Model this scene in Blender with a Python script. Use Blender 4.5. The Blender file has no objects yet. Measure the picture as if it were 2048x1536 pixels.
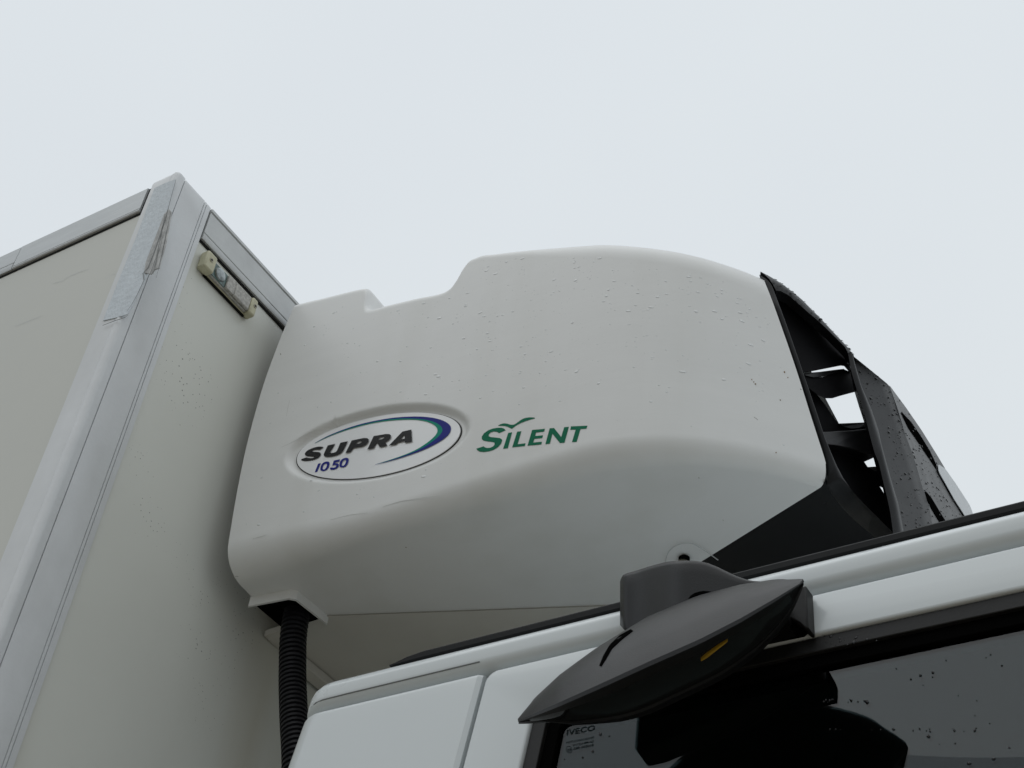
import bpy, bmesh, math, random
from mathutils import Vector, Matrix, noise
from mathutils.geometry import tessellate_polygon
from mathutils.bvhtree import BVHTree
random.seed(7)
scene = bpy.context.scene
COL = scene.collection

# ------------------------------------------------------------------ camera
# corner frame: origin = top front corner of the cargo box, X forward along the truck, Y across it, Z up
R3 = ((0.86136663, 0.50142795, 0.08134833), (-0.28911999, 0.61559354, -0.73311269), (-0.4176807, 0.60795938, 0.67522458))
FPX = 2762.395
CAM = Vector((1.51866482, -1.02482934, -1.98841757))
TOPZ = 3.55                                    # height of the box top above the ground
RIGHT, DOWN, FWD = (Vector(r) for r in R3)
cd = bpy.data.cameras.new('camera'); cam = bpy.data.objects.new('camera', cd); COL.objects.link(cam)
M = Matrix((RIGHT, -DOWN, -FWD)).transposed().to_4x4()
M.translation = CAM + Vector((0, 0, TOPZ))
cam.matrix_world = M
cd.sensor_fit = 'HORIZONTAL'; cd.sensor_width = 36.0; cd.lens = 36.0 * FPX / 2048
cd.clip_start = 0.02; cd.clip_end = 2000
scene.camera = cam

# ------------------------------------------------------------------ world: overcast
world = bpy.data.worlds.new('World'); scene.world = world; world.use_nodes = True
wt = world.node_tree; wt.nodes.clear()
wo = wt.nodes.new('ShaderNodeOutputWorld'); bg = wt.nodes.new('ShaderNodeBackground')
sky = wt.nodes.new('ShaderNodeTexSky'); sky.sky_type = 'NISHITA'; sky.sun_disc = False
SUN_EL, SUN_AZ = math.radians(72), math.radians(190)
sky.sun_elevation = SUN_EL; sky.sun_rotation = SUN_AZ
sky.air_density = 1.0; sky.dust_density = 3.0
tc = wt.nodes.new('ShaderNodeTexCoord')
nz = wt.nodes.new('ShaderNodeTexNoise'); nz.inputs['Scale'].default_value = 1.6; nz.inputs['Detail'].default_value = 3.0
rmp = wt.nodes.new('ShaderNodeValToRGB')
rmp.color_ramp.elements[0].position = 0.3; rmp.color_ramp.elements[0].color = (7.42, 7.92, 8.36, 1)
rmp.color_ramp.elements[1].position = 0.7; rmp.color_ramp.elements[1].color = (7.98, 8.50, 8.78, 1)
sep = wt.nodes.new('ShaderNodeSeparateXYZ')
zr = wt.nodes.new('ShaderNodeFloatCurve')                 # overcast luminance against height: dimmer towards the horizon
cv = zr.mapping.curves[0]; cv.points[0].location = (0, .36); cv.points[1].location = (1, .98)
cv.points.new(.18, .60); cv.points.new(.42, .87); cv.points.new(.7, .95); zr.mapping.update()
mul = wt.nodes.new('ShaderNodeMixRGB'); mul.blend_type = 'MULTIPLY'; mul.inputs[0].default_value = 1.0
mix = wt.nodes.new('ShaderNodeMixRGB'); mix.inputs[0].default_value = 0.985
L = wt.links.new
L(tc.outputs['Generated'], nz.inputs['Vector']); L(nz.outputs[0], rmp.inputs[0])
L(tc.outputs['Generated'], sep.inputs[0]); L(sep.outputs['Z'], zr.inputs['Value'])
L(rmp.outputs[0], mul.inputs[1]); L(zr.outputs[0], mul.inputs[2])
L(sky.outputs[0], mix.inputs[1]); L(mul.outputs[0], mix.inputs[2])
L(mix.outputs[0], bg.inputs['Color']); bg.inputs['Strength'].default_value = 0.1
L(bg.outputs[0], wo.inputs['Surface'])

sd = bpy.data.lights.new('sun', 'SUN'); sd.energy = 0.5; sd.angle = math.radians(70); sd.color = (1, 0.98, 0.95)
so = bpy.data.objects.new('sun', sd); COL.objects.link(so)
sdir = Vector((math.sin(SUN_AZ) * math.cos(SUN_EL), math.cos(SUN_AZ) * math.cos(SUN_EL), math.sin(SUN_EL)))
so.rotation_euler = sdir.to_track_quat('Z', 'Y').to_euler(); so.location = (0, 0, 12)

vs = scene.view_settings
vs.view_transform = 'Standard'; vs.look = 'None'; vs.exposure = 0.0; vs.gamma = 1.0; vs.use_curve_mapping = False

# ------------------------------------------------------------------ pixel <-> place helpers (photograph pixels, 2048 x 1536)
def ray(p):
    return FWD + RIGHT * ((p[0] - 1024) / FPX) + DOWN * ((p[1] - 768) / FPX)
def on(p, axis, val):
    r = ray(p); return CAM + r * ((val - CAM[axis]) / r[axis])
def hit(p, F, t0=1.0, t1=4.5):
    """first point along the pixel's ray where F changes sign"""
    r = ray(p); n = 140; a = t0; fa = F(CAM + r * a)
    for i in range(1, n + 1):
        b = t0 + (t1 - t0) * i / n; fb = F(CAM + r * b)
        if fa * fb <= 0:
            for _ in range(40):
                c = (a + b) / 2; fc = F(CAM + r * c)
                if fa * fc <= 0: b = c
                else: a, fa = c, fc
            return CAM + r * ((a + b) / 2)
        a, fa = b, fb
    return CAM + r * t1
def cinterp(xs, ys, x):
    if x <= xs[0]: return ys[0]
    if x >= xs[-1]: return ys[-1]
    for i in range(len(xs) - 1):
        if x <= xs[i + 1]:
            t = (x - xs[i]) / (xs[i + 1] - xs[i]); n = len(xs)
            def sl(k):
                if k == 0: return (ys[1] - ys[0]) / (xs[1] - xs[0])
                if k == n - 1: return (ys[-1] - ys[-2]) / (xs[-1] - xs[-2])
                a = (ys[k] - ys[k - 1]) / (xs[k] - xs[k - 1]); b = (ys[k + 1] - ys[k]) / (xs[k + 1] - xs[k])
                return 0 if a * b <= 0 else 2 * a * b / (a + b)
            h = xs[i + 1] - xs[i]; m0, m1 = sl(i) * h, sl(i + 1) * h
            return (2*t**3 - 3*t*t + 1) * ys[i] + (t**3 - 2*t*t + t) * m0 + (-2*t**3 + 3*t*t) * ys[i+1] + (t**3 - t*t) * m1
def smooth(a, b, x):
    t = max(0, min(1, (x - a) / (b - a))); return t * t * (3 - 2 * t)
def chaikin(pts, n=2, closed=True):
    for _ in range(n):
        q = []; N = len(pts)
        for i in range(N if closed else N - 1):
            a, b = Vector(pts[i]), Vector(pts[(i + 1) % N])
            q += [a * .75 + b * .25, a * .25 + b * .75]
        if not closed: q = [Vector(pts[0])] + q + [Vector(pts[-1])]
        pts = q
    return [Vector(p) for p in pts]

# ------------------------------------------------------------------ materials
MATS = {}
def mat(name, col, rough=.5, metal=0, spec=.5, coat=0, var=0.0, vscale=6.0, bump=0, bscale=200, trans=0, ior=1.5,
        specks=0, speck_scale=90, speck_col=(.08, .075, .065), stretch=(1, 1, 1), stain=None):
    m = bpy.data.materials.new(name); m.use_nodes = True; nt = m.node_tree; b = nt.nodes['Principled BSDF']
    N = nt.nodes.new; K = nt.links.new
    b.inputs['Roughness'].default_value = rough; b.inputs['Metallic'].default_value = metal
    b.inputs['Specular IOR Level'].default_value = spec; b.inputs['Coat Weight'].default_value = coat
    b.inputs['Coat Roughness'].default_value = .08
    b.inputs['Transmission Weight'].default_value = trans; b.inputs['IOR'].default_value = ior
    b.inputs['Base Color'].default_value = (*col, 1)
    tcn = N('ShaderNodeTexCoord'); mp = N('ShaderNodeMapping'); mp.inputs['Scale'].default_value = stretch
    K(tcn.outputs['Object'], mp.inputs['Vector'])
    out = None
    if var:
        n = N('ShaderNodeTexNoise'); n.inputs['Scale'].default_value = vscale; n.inputs['Detail'].default_value = 6; n.inputs['Roughness'].default_value = .6
        K(mp.outputs[0], n.inputs['Vector'])
        r = N('ShaderNodeValToRGB'); r.color_ramp.elements[0].position = .3; r.color_ramp.elements[1].position = .7
        r.color_ramp.elements[0].color = (*[c * (1 - var) for c in col], 1); r.color_ramp.elements[1].color = (*[min(1, c * (1 + var)) for c in col], 1)
        K(n.outputs[0], r.inputs[0]); out = r.outputs[0]
        mr = N('ShaderNodeMapRange'); mr.inputs['To Min'].default_value = rough * .8; mr.inputs['To Max'].default_value = min(1, rough * 1.25)
        K(n.outputs[0], mr.inputs['Value']); K(mr.outputs[0], b.inputs['Roughness'])
    def over(src, fac, colr):
        mx = N('ShaderNodeMixRGB'); K(fac, mx.inputs[0])
        if src is None: mx.inputs[1].default_value = (*col, 1)
        else: K(src, mx.inputs[1])
        mx.inputs[2].default_value = (*colr, 1); return mx.outputs[0]
    if stain:
        n = N('ShaderNodeTexNoise'); n.inputs['Scale'].default_value = stain[0]; n.inputs['Detail'].default_value = 4
        mp2 = N('ShaderNodeMapping'); mp2.inputs['Scale'].default_value = stain[3]; K(tcn.outputs['Object'], mp2.inputs['Vector']); K(mp2.outputs[0], n.inputs['Vector'])
        mr = N('ShaderNodeMapRange'); mr.inputs['From Min'].default_value = .52; mr.inputs['From Max'].default_value = .75; mr.inputs['To Max'].default_value = stain[2]
        K(n.outputs[0], mr.inputs['Value']); out = over(out, mr.outputs[0], stain[1])
    if specks:
        v = N('ShaderNodeTexVoronoi'); v.inputs['Scale'].default_value = speck_scale; v.inputs['Randomness'].default_value = 1
        K(tcn.outputs['Object'], v.inputs['Vector'])
        sx = N('ShaderNodeSeparateColor'); K(v.outputs['Color'], sx.inputs[0])
        n2 = N('ShaderNodeTexNoise'); n2.inputs['Scale'].default_value = 3.5; n2.inputs['Detail'].default_value = 3; K(tcn.outputs['Object'], n2.inputs['Vector'])
        # dot radius: only some cells own a dot, more where the dirt noise is high
        a1 = N('ShaderNodeMath'); a1.operation = 'MULTIPLY'; K(sx.outputs[0], a1.inputs[0]); K(n2.outputs[0], a1.inputs[1])
        a2 = N('ShaderNodeMapRange'); a2.inputs['From Min'].default_value = .62 - specks; a2.inputs['From Max'].default_value = .85; a2.inputs['To Min'].default_value = 0; a2.inputs['To Max'].default_value = .36
        K(a1.outputs[0], a2.inputs['Value'])
        lt = N('ShaderNodeMath'); lt.operation = 'LESS_THAN'; K(v.outputs['Distance'], lt.inputs[0]); K(a2.outputs[0], lt.inputs[1])
        sc = N('ShaderNodeMath'); sc.operation = 'MULTIPLY'; sc.inputs[1].default_value = .75; K(lt.outputs[0], sc.inputs[0])
        out = over(out, sc.outputs[0], speck_col)
    if out is not None: K(out, b.inputs['Base Color'])
    if bump:
        n = N('ShaderNodeTexNoise'); n.inputs['Scale'].default_value = bscale; n.inputs['Detail'].default_value = 4; K(mp.outputs[0], n.inputs['Vector'])
        bp = N('ShaderNodeBump'); bp.inputs['Strength'].default_value = bump; bp.inputs['Distance'].default_value = .002
        K(n.outputs[0], bp.inputs['Height']); K(bp.outputs[0], b.inputs['Normal'])
    MATS[name] = m; return m
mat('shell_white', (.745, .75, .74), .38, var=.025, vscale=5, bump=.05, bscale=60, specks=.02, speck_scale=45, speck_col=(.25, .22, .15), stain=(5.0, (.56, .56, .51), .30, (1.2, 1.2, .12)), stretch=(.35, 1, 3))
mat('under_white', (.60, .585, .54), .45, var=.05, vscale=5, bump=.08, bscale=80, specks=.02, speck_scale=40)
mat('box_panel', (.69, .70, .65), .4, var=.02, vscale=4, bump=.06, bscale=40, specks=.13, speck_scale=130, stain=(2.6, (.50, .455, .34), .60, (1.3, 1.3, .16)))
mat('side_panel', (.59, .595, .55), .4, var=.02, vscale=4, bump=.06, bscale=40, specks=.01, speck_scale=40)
mat('post_paint', (.71, .73, .75), .38, var=.05, vscale=14, bump=.08, bscale=150, specks=.12, speck_scale=60, speck_col=(.14, .14, .13), stain=(6, (.50, .51, .50), .45, (1, 1, .3)))
mat('rail_metal', (.56, .575, .575), .42, metal=.25, var=.08, vscale=25, bump=.12, bscale=120, specks=.08, speck_scale=60)
mat('rail_side', (.57, .595, .61), .42, metal=.2, var=.08, vscale=20, bump=.15, bscale=90, stretch=(.3, 1, 2.5), specks=.02, speck_scale=50)
mat('tape', (.60, .655, .70), .5, var=.08, vscale=50, bump=.8, bscale=170, stretch=(1, 1, .6), specks=.06, speck_scale=70, speck_col=(.12, .13, .14))
mat('torn', (.44, .445, .44), .6, var=.35, vscale=90, bump=.9, bscale=260, stretch=(1, 1, .4))
mat('black_line', (.008, .008, .007), .7, spec=.1)
mat('gap_black', (.003, .003, .003), .9, spec=0)
mat('cab_paint', (.64, .68, .69), .28, coat=.6, var=.01, vscale=3)
mat('black_plastic', (.009, .0092, .010), .33, spec=.26, var=.2, vscale=30, bump=.12, bscale=500)
mat('grille_plastic', (.012, .0125, .0135), .36, spec=.20, var=.2, vscale=25, bump=.08, bscale=400)
mat('grille_dark', (.006, .006, .007), .7, spec=.08, var=.2, vscale=20)
mat('apron_black', (.005, .0055, .006), .25, spec=.2, var=.3, vscale=10)
mat('rubber', (.014, .0138, .0135), .5, spec=.3, var=.3, vscale=40, bump=.1, bscale=200)
mat('roof_rubber', (.010, .0105, .011), .55, spec=.2, var=.15, vscale=30)
mat('hose_black', (.007, .007, .009), .5, spec=.25)
mat('mirror_glass', (.010, .011, .012), .05)
mat('glass', (.20, .30, .32), .0, trans=1.0, ior=1.5)
mat('water', (1, 1, 1), .0, trans=1.0, ior=1.33)
mat('bead_white', (.74, .76, .76), .06, coat=.5)
mat('bead_dark', (.006, .006, .007), .06, spec=.35)
mat('badge_white', (.84, .85, .86), .22, coat=.4)
mat('emblem', (.50, .53, .55), .3, var=.12, vscale=30)
mat('print_black', (.012, .012, .013), .5, spec=.2)
mat('print_blue', (.018, .024, .22), .5, spec=.12)
mat('print_teal', (.0, .25, .17), .5, spec=.12)
mat('print_green', (.005, .15, .078), .5, spec=.1, var=.06, vscale=40)
mat('print_grey', (.012, .016, .017), .9, spec=0)
mat('cream', (.52, .50, .35), .45, var=.12, vscale=60, specks=.03, speck_scale=150)
mat('lens', (.62, .66, .66), .12, trans=.75, ior=1.45)
mat('lens_dirty', (.42, .41, .38), .5, var=.35, vscale=160, bump=.5, bscale=300)
mat('reflector', (.30, .33, .33), .3, metal=.6, var=.5, vscale=120)
mat('bulb_green', (.10, .16, .15), .2, var=.5, vscale=90)
mat('screw', (.30, .28, .22), .35, metal=.8)
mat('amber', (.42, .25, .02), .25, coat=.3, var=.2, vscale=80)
mat('rust', (.21, .14, .06), .7, var=.3, vscale=50)
mat('scuff', (.47, .47, .45), .6)
mat('scuff_dark', (.30, .29, .26), .6)
mat('crease', (.17, .18, .18), .6)
mat('interior', (.006, .006, .006), .9)
mat('ground', (.215, .185, .14), .55, var=.25, vscale=1.2, bump=.3, bscale=60)

# ------------------------------------------------------------------ mesh helpers
def mesh(name, verts, faces, m, parent=None, smooth_shade=False, sharp=None):
    me = bpy.data.meshes.new(name); me.from_pydata([tuple(v) for v in verts], [], faces); me.update()
    bm = bmesh.new(); bm.from_mesh(me); bmesh.ops.recalc_face_normals(bm, faces=bm.faces); bm.to_mesh(me); bm.free()
    o = bpy.data.objects.new(name, me); COL.objects.link(o); me.materials.append(MATS[m])
    if smooth_shade:
        for p in me.polygons: p.use_smooth = True
        if sharp: me.set_sharp_from_angle(angle=math.radians(sharp))
    if parent is not None: o.parent = parent
    return o
def bevel(o, w, seg=2, angle=30):
    b = o.modifiers.new('bevel', 'BEVEL'); b.width = w; b.segments = seg; b.limit_method = 'ANGLE'; b.angle_limit = math.radians(angle)
    for p in o.data.polygons: p.use_smooth = True
    o.data.set_sharp_from_angle(angle=math.radians(40)); return o
def boxm(name, lo, hi, m, parent, bw=0):
    x0, y0, z0 = lo; x1, y1, z1 = hi
    v = [(x, y, z) for x in (x0, x1) for y in (y0, y1) for z in (z0, z1)]
    f = [(0, 1, 3, 2), (4, 6, 7, 5), (0, 4, 5, 1), (2, 3, 7, 6), (0, 2, 6, 4), (1, 5, 7, 3)]
    o = mesh(name, v, f, m, parent)
    if bw: bevel(o, bw)
    return o
def slab(name, front, ext, m, parent, holes=(), bw=0, seg=2, smooth_shade=False):
    """polygon of 3-D points (optionally with holes) extruded by a vector or per-point function"""
    loops = [list(front)] + [list(h) for h in holes]
    flat = [p for l in loops for p in l]; n = len(flat)
    # project on best plane for tessellation
    nrm = Vector((0, 0, 0)); l0 = loops[0]
    for i in range(len(l0)):
        a, b = l0[i], l0[(i + 1) % len(l0)]; nrm += Vector(a).cross(Vector(b))
    nrm.normalize(); u = nrm.orthogonal().normalized(); w = nrm.cross(u)
    loops2 = [[Vector((Vector(p).dot(u), Vector(p).dot(w), 0)) for p in l] for l in loops]
    tri = tessellate_polygon(loops2)
    e = ext if callable(ext) else (lambda p: Vector(p) + Vector(ext))
    verts = [Vector(p) for p in flat] + [e(Vector(p)) for p in flat]
    faces = [tuple(t) for t in tri] + [tuple(i + n for i in reversed(t)) for t in tri]
    k = 0
    for l in loops:
        N = len(l)
        for i in range(N):
            a, b = k + i, k + (i + 1) % N; faces.append((a, b, b + n, a + n))
        k += N
    o = mesh(name, verts, faces, m, parent)
    if bw:
        # dissolve flat triangulation so the bevel only touches the rim
        bm = bmesh.new(); bm.from_mesh(o.data); bmesh.ops.dissolve_limit(bm, angle_limit=math.radians(3), verts=bm.verts, edges=bm.edges); bm.to_mesh(o.data); bm.free()
        bevel(o, bw, seg)
    elif smooth_shade:
        for p in o.data.polygons: p.use_smooth = True
        o.data.set_sharp_from_angle(angle=math.radians(35))
    return o
def grid(name, rows, m, parent, close_u=False, close_v=False, thick=0, sharp=None):
    nu, nv = len(rows), len(rows[0]); v = [p for r in rows for p in r]; f = []
    for i in range(nu if close_u else nu - 1):
        for j in range(nv if close_v else nv - 1):
            a, b, c, d = i * nv + j, ((i + 1) % nu) * nv + j, ((i + 1) % nu) * nv + (j + 1) % nv, i * nv + (j + 1) % nv
            f.append((a, b, c, d))
    o = mesh(name, v, f, m, parent, True, sharp)
    if thick:
        s = o.modifiers.new('solid', 'SOLIDIFY'); s.thickness = abs(thick); s.offset = -1 if thick > 0 else 1
    return o
def sweep(name, prof, path, m, parent, closed=False, sharp=30, caps=True):
    """profile given as function/point list of offsets placed at each path station: path = list of functions p->point"""
    rows = [[st(p) for p in prof] for st in path]; n = len(prof)
    v = [p for r in rows for p in r]; f = []
    for i in range(len(rows) - 1):
        for j in range(n if closed else n - 1):
            f.append((i * n + j, (i + 1) * n + j, (i + 1) * n + (j + 1) % n, i * n + (j + 1) % n))
    if caps and closed:
        f.append(tuple(range(n))); f.append(tuple((len(rows) - 1) * n + j for j in reversed(range(n))))
    return mesh(name, v, f, m, parent, True, sharp)
def tube(name, pts, rad, m, parent, seg=10, caps=True):
    pts = [Vector(p) for p in pts]; rows = []
    up = Vector((.3, .2, 1)).normalized(); prev = None
    for i, p in enumerate(pts):
        t = (pts[min(i + 1, len(pts) - 1)] - pts[max(i - 1, 0)]).normalized()
        u = (prev - t * prev.dot(t)).normalized() if prev else t.orthogonal().normalized()
        prev = u; w = t.cross(u); r = rad(i) if callable(rad) else rad
        rows.append([p + (u * math.cos(a) + w * math.sin(a)) * r for a in [2 * math.pi * k / seg for k in range(seg)]])
    v = [q for r in rows for q in r]; f = []
    for i in range(len(rows) - 1):
        for j in range(seg): f.append((i * seg + j, (i + 1) * seg + j, (i + 1) * seg + (j + 1) % seg, i * seg + (j + 1) % seg))
    if caps: f += [tuple(range(seg)), tuple((len(rows) - 1) * seg + j for j in reversed(range(seg)))]
    return mesh(name, v, f, m, parent, True, 40)
def print_poly(name, polys, m, parent, place, off=0):
    """flat print: list of (outer, [holes]) in some 2-D space, place(p) -> 3-D point on the surface"""
    V, F = [], []
    for outer, holes in polys:
        loops = [outer] + list(holes); flat = [p for l in loops for p in l]
        tri = tessellate_polygon([[Vector((p[0], p[1], 0)) for p in l] for l in loops]); k = len(V)
        V += [place(p) for p in flat]; F += [tuple(i + k for i in t) for t in tri]
    return mesh(name, V, F, m, parent)
def drops(name, places, parent, rmin, rmax, m='water', flat=.55, along=None):
    """water beads: small domes, all on one surface joined as one piece; places = list of (point, normal)"""
    V, F = [], []
    for p, n in places:
        n = n.normalized(); u = n.orthogonal().normalized()
        if along is not None: u = (along - n * along.dot(n)).normalized()
        w = n.cross(u)
        r = rmin + (rmax - rmin) * random.random() ** 3; k = len(V); S = 8
        ex = random.uniform(.8, 1.5) if along is None else random.uniform(1.0, 2.4); ang = random.uniform(0, 6.28) if along is None else random.uniform(-.25, .25); c0, s0 = math.cos(ang), math.sin(ang)
        for ring, (rr, hh) in enumerate(((1, -.05), (.86, .5), (.5, .86))):
            for j in range(S):
                a = 2 * math.pi * j / S; x, y = rr * math.cos(a) * ex * r, rr * math.sin(a) * r
                x, y = x * c0 - y * s0, x * s0 + y * c0
                V.append(p + u * x + w * y + n * (hh * r * flat))
        V.append(p + n * r * flat)
        for ring in range(2):
            for j in range(S): F.append((k + ring * S + j, k + ring * S + (j + 1) % S, k + (ring + 1) * S + (j + 1) % S, k + (ring + 1) * S + j))
        for j in range(S): F.append((k + 2 * S + j, k + 2 * S + (j + 1) % S, k + 3 * S))
        F.append(tuple(k + j for j in reversed(range(S))))
    o = mesh(name, V, F, m, parent, True); o['kind'] = 'stuff'; return o

# ------------------------------------------------------------------ ground and truck root
g = 400
ground = mesh('ground', [(-g, -g, 0), (g, -g, 0), (g, g, 0), (-g, g, 0)], [(0, 1, 2, 3)], 'ground')
ground['kind'] = 'structure'
truck = bpy.data.objects.new('refrigerated_truck', None); COL.objects.link(truck); truck.location = (0, 1.2, 0)
truck['label'] = 'white refrigerated box truck with a rounded cooling unit mounted above its cab'
truck['category'] = 'truck'
OFF = Vector((0, -1.2, TOPZ))
def part(o):
    o.parent = truck; o.location = OFF; return o

# ================================================================== CARGO BOX
W = 2.40; ZB = -2.75
box = part(boxm('cargo_box', (-6.0, .02, ZB), (-.02, W - .02, -.004), 'gap_black', None))
# side and front insulated panels
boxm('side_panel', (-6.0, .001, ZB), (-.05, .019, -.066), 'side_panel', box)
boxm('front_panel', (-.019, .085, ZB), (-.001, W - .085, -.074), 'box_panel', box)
boxm('roof_panel', (-6.0, .02, -.004), (-.02, W - .02, .0), 'rail_side', box)
# vertical corner posts: wide L profile with a rounded bead on the corner
def post_profile():
    p = [(-.058, .0), (-.0575, -.0035), (-.0565, -.0045), (-.0125, -.0045), (-.0115, -.0040), (-.0100, -.0048)]
    for k in range(8):
        a = math.radians(-115 + k * 19)
        p.append((-.0015 + .0085 * math.cos(a), .0035 + .0095 * math.sin(a)))
    p += [(.0064, .0110), (.0060, .0150), (.0050, .0162), (-.0015, .0166), (-.0015, .0180), (.0042, .0184), (.0045, .0195), (.0045, .0752), (.0015, .0758), (.0015, .0766), (.0045, .0772), (.0045, .0815), (.0012, .0821), (.0012, .0829), (.0042, .0835), (.0036, .0945), (.0, .0955), (-.05, .09)]
    return p
def post(mirror):
    prof = post_profile(); zs = [ZB, -2, -1.4, -1.0, -.8, -.6, -.45, -.3, -.2, -.1, -.03, .006, .016]
    def st(z):
        top = smooth(.004, .016, z) * .003
        return lambda p: Vector((p[0] - top, (W - p[1] - top) if mirror else (p[1] + top), z))
    o = sweep('corner_post', prof, [st(z) for z in zs], 'post_paint', box, closed=True, sharp=28)
    return o
post(False); post(True)
# top rails: a front rail with a raised lip and a bead, two side rails
def rail_front():
    prof = [(-.02, -.074), (.004, -.072), (.0055, -.069), (.0055, -.0585), (.003, -.0575), (.003, -.0555), (.005, -.0545), (.005, .0005), (.003, .0015), (.003, .003), (.0065, .004), (.0065, .0105), (.003, .0125), (-.02, .0125)]
    return sweep('top_rail', prof, [(lambda y: (lambda p: Vector((p[0], y, p[1]))))(y) for y in (.098, W - .098)], 'rail_metal', box, closed=True)
rail_front()
boxm('rail_gap', (-.002, .0965, -.0795), (.0015, W - .0965, -.0745), 'black_line', box)
def rail_side(x0, x1, bead):
    if bead: prof = [(.02, -.066), (-.003, -.064), (-.0045, -.061), (-.0045, -.047), (-.002, -.046), (-.002, -.0445), (-.004, -.0435), (-.004, .001), (-.001, .003), (.02, .003)]
    else: prof = [(.02, -.066), (-.003, -.064), (-.0048, -.0615), (-.0048, -.059), (-.002, -.0585), (-.002, -.0575), (-.0045, -.0565), (-.0045, .001), (-.001, .003), (.02, .003)]
    return sweep('side_rail', prof, [(lambda x: (lambda p: Vector((x, p[0], p[1]))))(x) for x in (x0, x1)], 'rail_side', box, closed=True)
rail_side(-.402, -.0665, False); rail_side(-6.0, -.4045, True)
boxm('rail_gap', (-6.0, -.0005, -.0715), (-.06, .0015, -.0665), 'black_line', box)
boxm('rail_gap', (-.0652, -.001, -.066), (-.0595, .0015, .0015), 'black_line', box)
# bluish repair tape on the side flange of the corner post, torn along the bead
tape_px = [(309, 376), (330, 366), (351, 358.5), (345, 384), (336, 418), (325, 458), (312, 500), (300, 537), (288, 563), (274, 590), (264, 612), (255.5, 628), (232, 635), (206, 641), (235, 566), (270, 480)]
def tape_pt(p, y=-.0062): return on(p, 1, y)
slab('repair_tape', [tape_pt(p) for p in tape_px], (0, .0012, 0), 'tape', box)
torn_px = [(338, 418), (343, 424), (338, 452), (331, 490), (322, 520), (318, 536), (310, 538), (302, 548), (288, 545), (291, 525), (305, 488), (318, 455), (328, 428)]
slab('torn_tape', [on(p, 1, -.0086) for p in torn_px], (0, .002, 0), 'torn', box)
def hair(pts, w, y):
    """a fine scratch or tear line lying on a flat face of the box"""
    P = [on(p, 1, y) for p in pts]; V, F = [], []
    for i, p in enumerate(P):
        t = (P[min(i + 1, len(P) - 1)] - P[max(i - 1, 0)]).normalized(); n = t.cross(Vector((0, 1, 0))); k = w * (.4 + .6 * math.sin(math.pi * (i + .5) / len(P)))
        V += [p + n * k / 2, p - n * k / 2]
    F = [(2*i, 2*i+1, 2*i+3, 2*i+2) for i in range(len(P) - 1)]
    return V, F
def hairs(name, lines, m, parent, y):
    V, F = [], []
    for pts, w in lines:
        v, f = hair(pts, w, y); k = len(V); V += v; F += [tuple(i + k for i in q) for q in f]
    o = mesh(name, V, F, m, parent); o['kind'] = 'stuff'; return o
hairs('tear_line', [([(352, 359), (345, 384), (336, 418), (331, 436), (320, 470), (308, 505), (296, 535), (286, 546), (288, 560), (275, 588), (264, 608), (254, 622)], .0022),
                    ([(255.5, 630), (250, 635), (228, 642), (205, 651)], .0022),
                    ([(330, 428), (322, 470), (312, 515), (300, 548)], .0012), ([(341, 424), (330, 480), (316, 540)], .001),
                    ([(326, 470), (310, 530), (303, 547)], .0008), ([(318, 497), (311, 530), (306, 550)], .0008), ([(333, 460), (322, 520), (312, 556)], .001)], 'crease', box, -.0092)
hairs('scratch', [([(105, 567), (125, 562), (140, 552), (160, 544), (178, 538)], .0009), ([(30, 653), (55, 643), (85, 631)], .0009), ([(230, 552), (243, 535), (250, 510), (256, 500)], .0007), ([(208, 557), (225, 549), (240, 546)], .0006)], 'rail_metal', box, .0006)

# front marker light: cream end caps with screws, clear lens between
ml = part(boxm('marker_light', (0, .112, -.1405), (.006, .256, -.1015), 'cream', None, .002))
for ya, yb, ys in ((.110, .137, .1225), (.2455, .262, .2555)):
    cap = boxm('end_cap', (.0, ya, -.1425), (.021, yb, -.0995), 'cream', ml, .004)
    tube('screw', [(.0205, ys, -.118), (.0222, ys, -.118)], .0045, 'screw', ml, 12)
    tube('screw_recess', [(.0222, ys, -.118), (.0226, ys, -.118)], .0022, 'black_line', ml, 8)
boxm('lens_base', (.006, .1375, -.1395), (.012, .245, -.1025), 'lens_dirty', ml, .002)
boxm('reflector', (.0121, .139, -.1375), (.0135, .176, -.1045), 'bulb_green', ml)
cap = tube('bulb', [(.014, .157, -.121), (.017, .157, -.121), (.019, .157, -.121)], lambda i: (.0145, .013, .008)[i], 'reflector', ml, 18)
boxm('lens_plate', (.0121, .177, -.1385), (.0185, .199, -.1035), 'cream', ml, .0015)
bpy.data.objects['lens_plate'].data.materials[0] = MATS['lens_dirty']
boxm('lens', (.0121, .199, -.1385), (.0188, .2448, -.1035), 'lens_dirty', ml, .003)
boxm('shadow_strip', (.0, .130, -.1440), (.0045, .250, -.1412), 'black_line', ml)  # shadow line under the lamp, put in as a thin black strip

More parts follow.
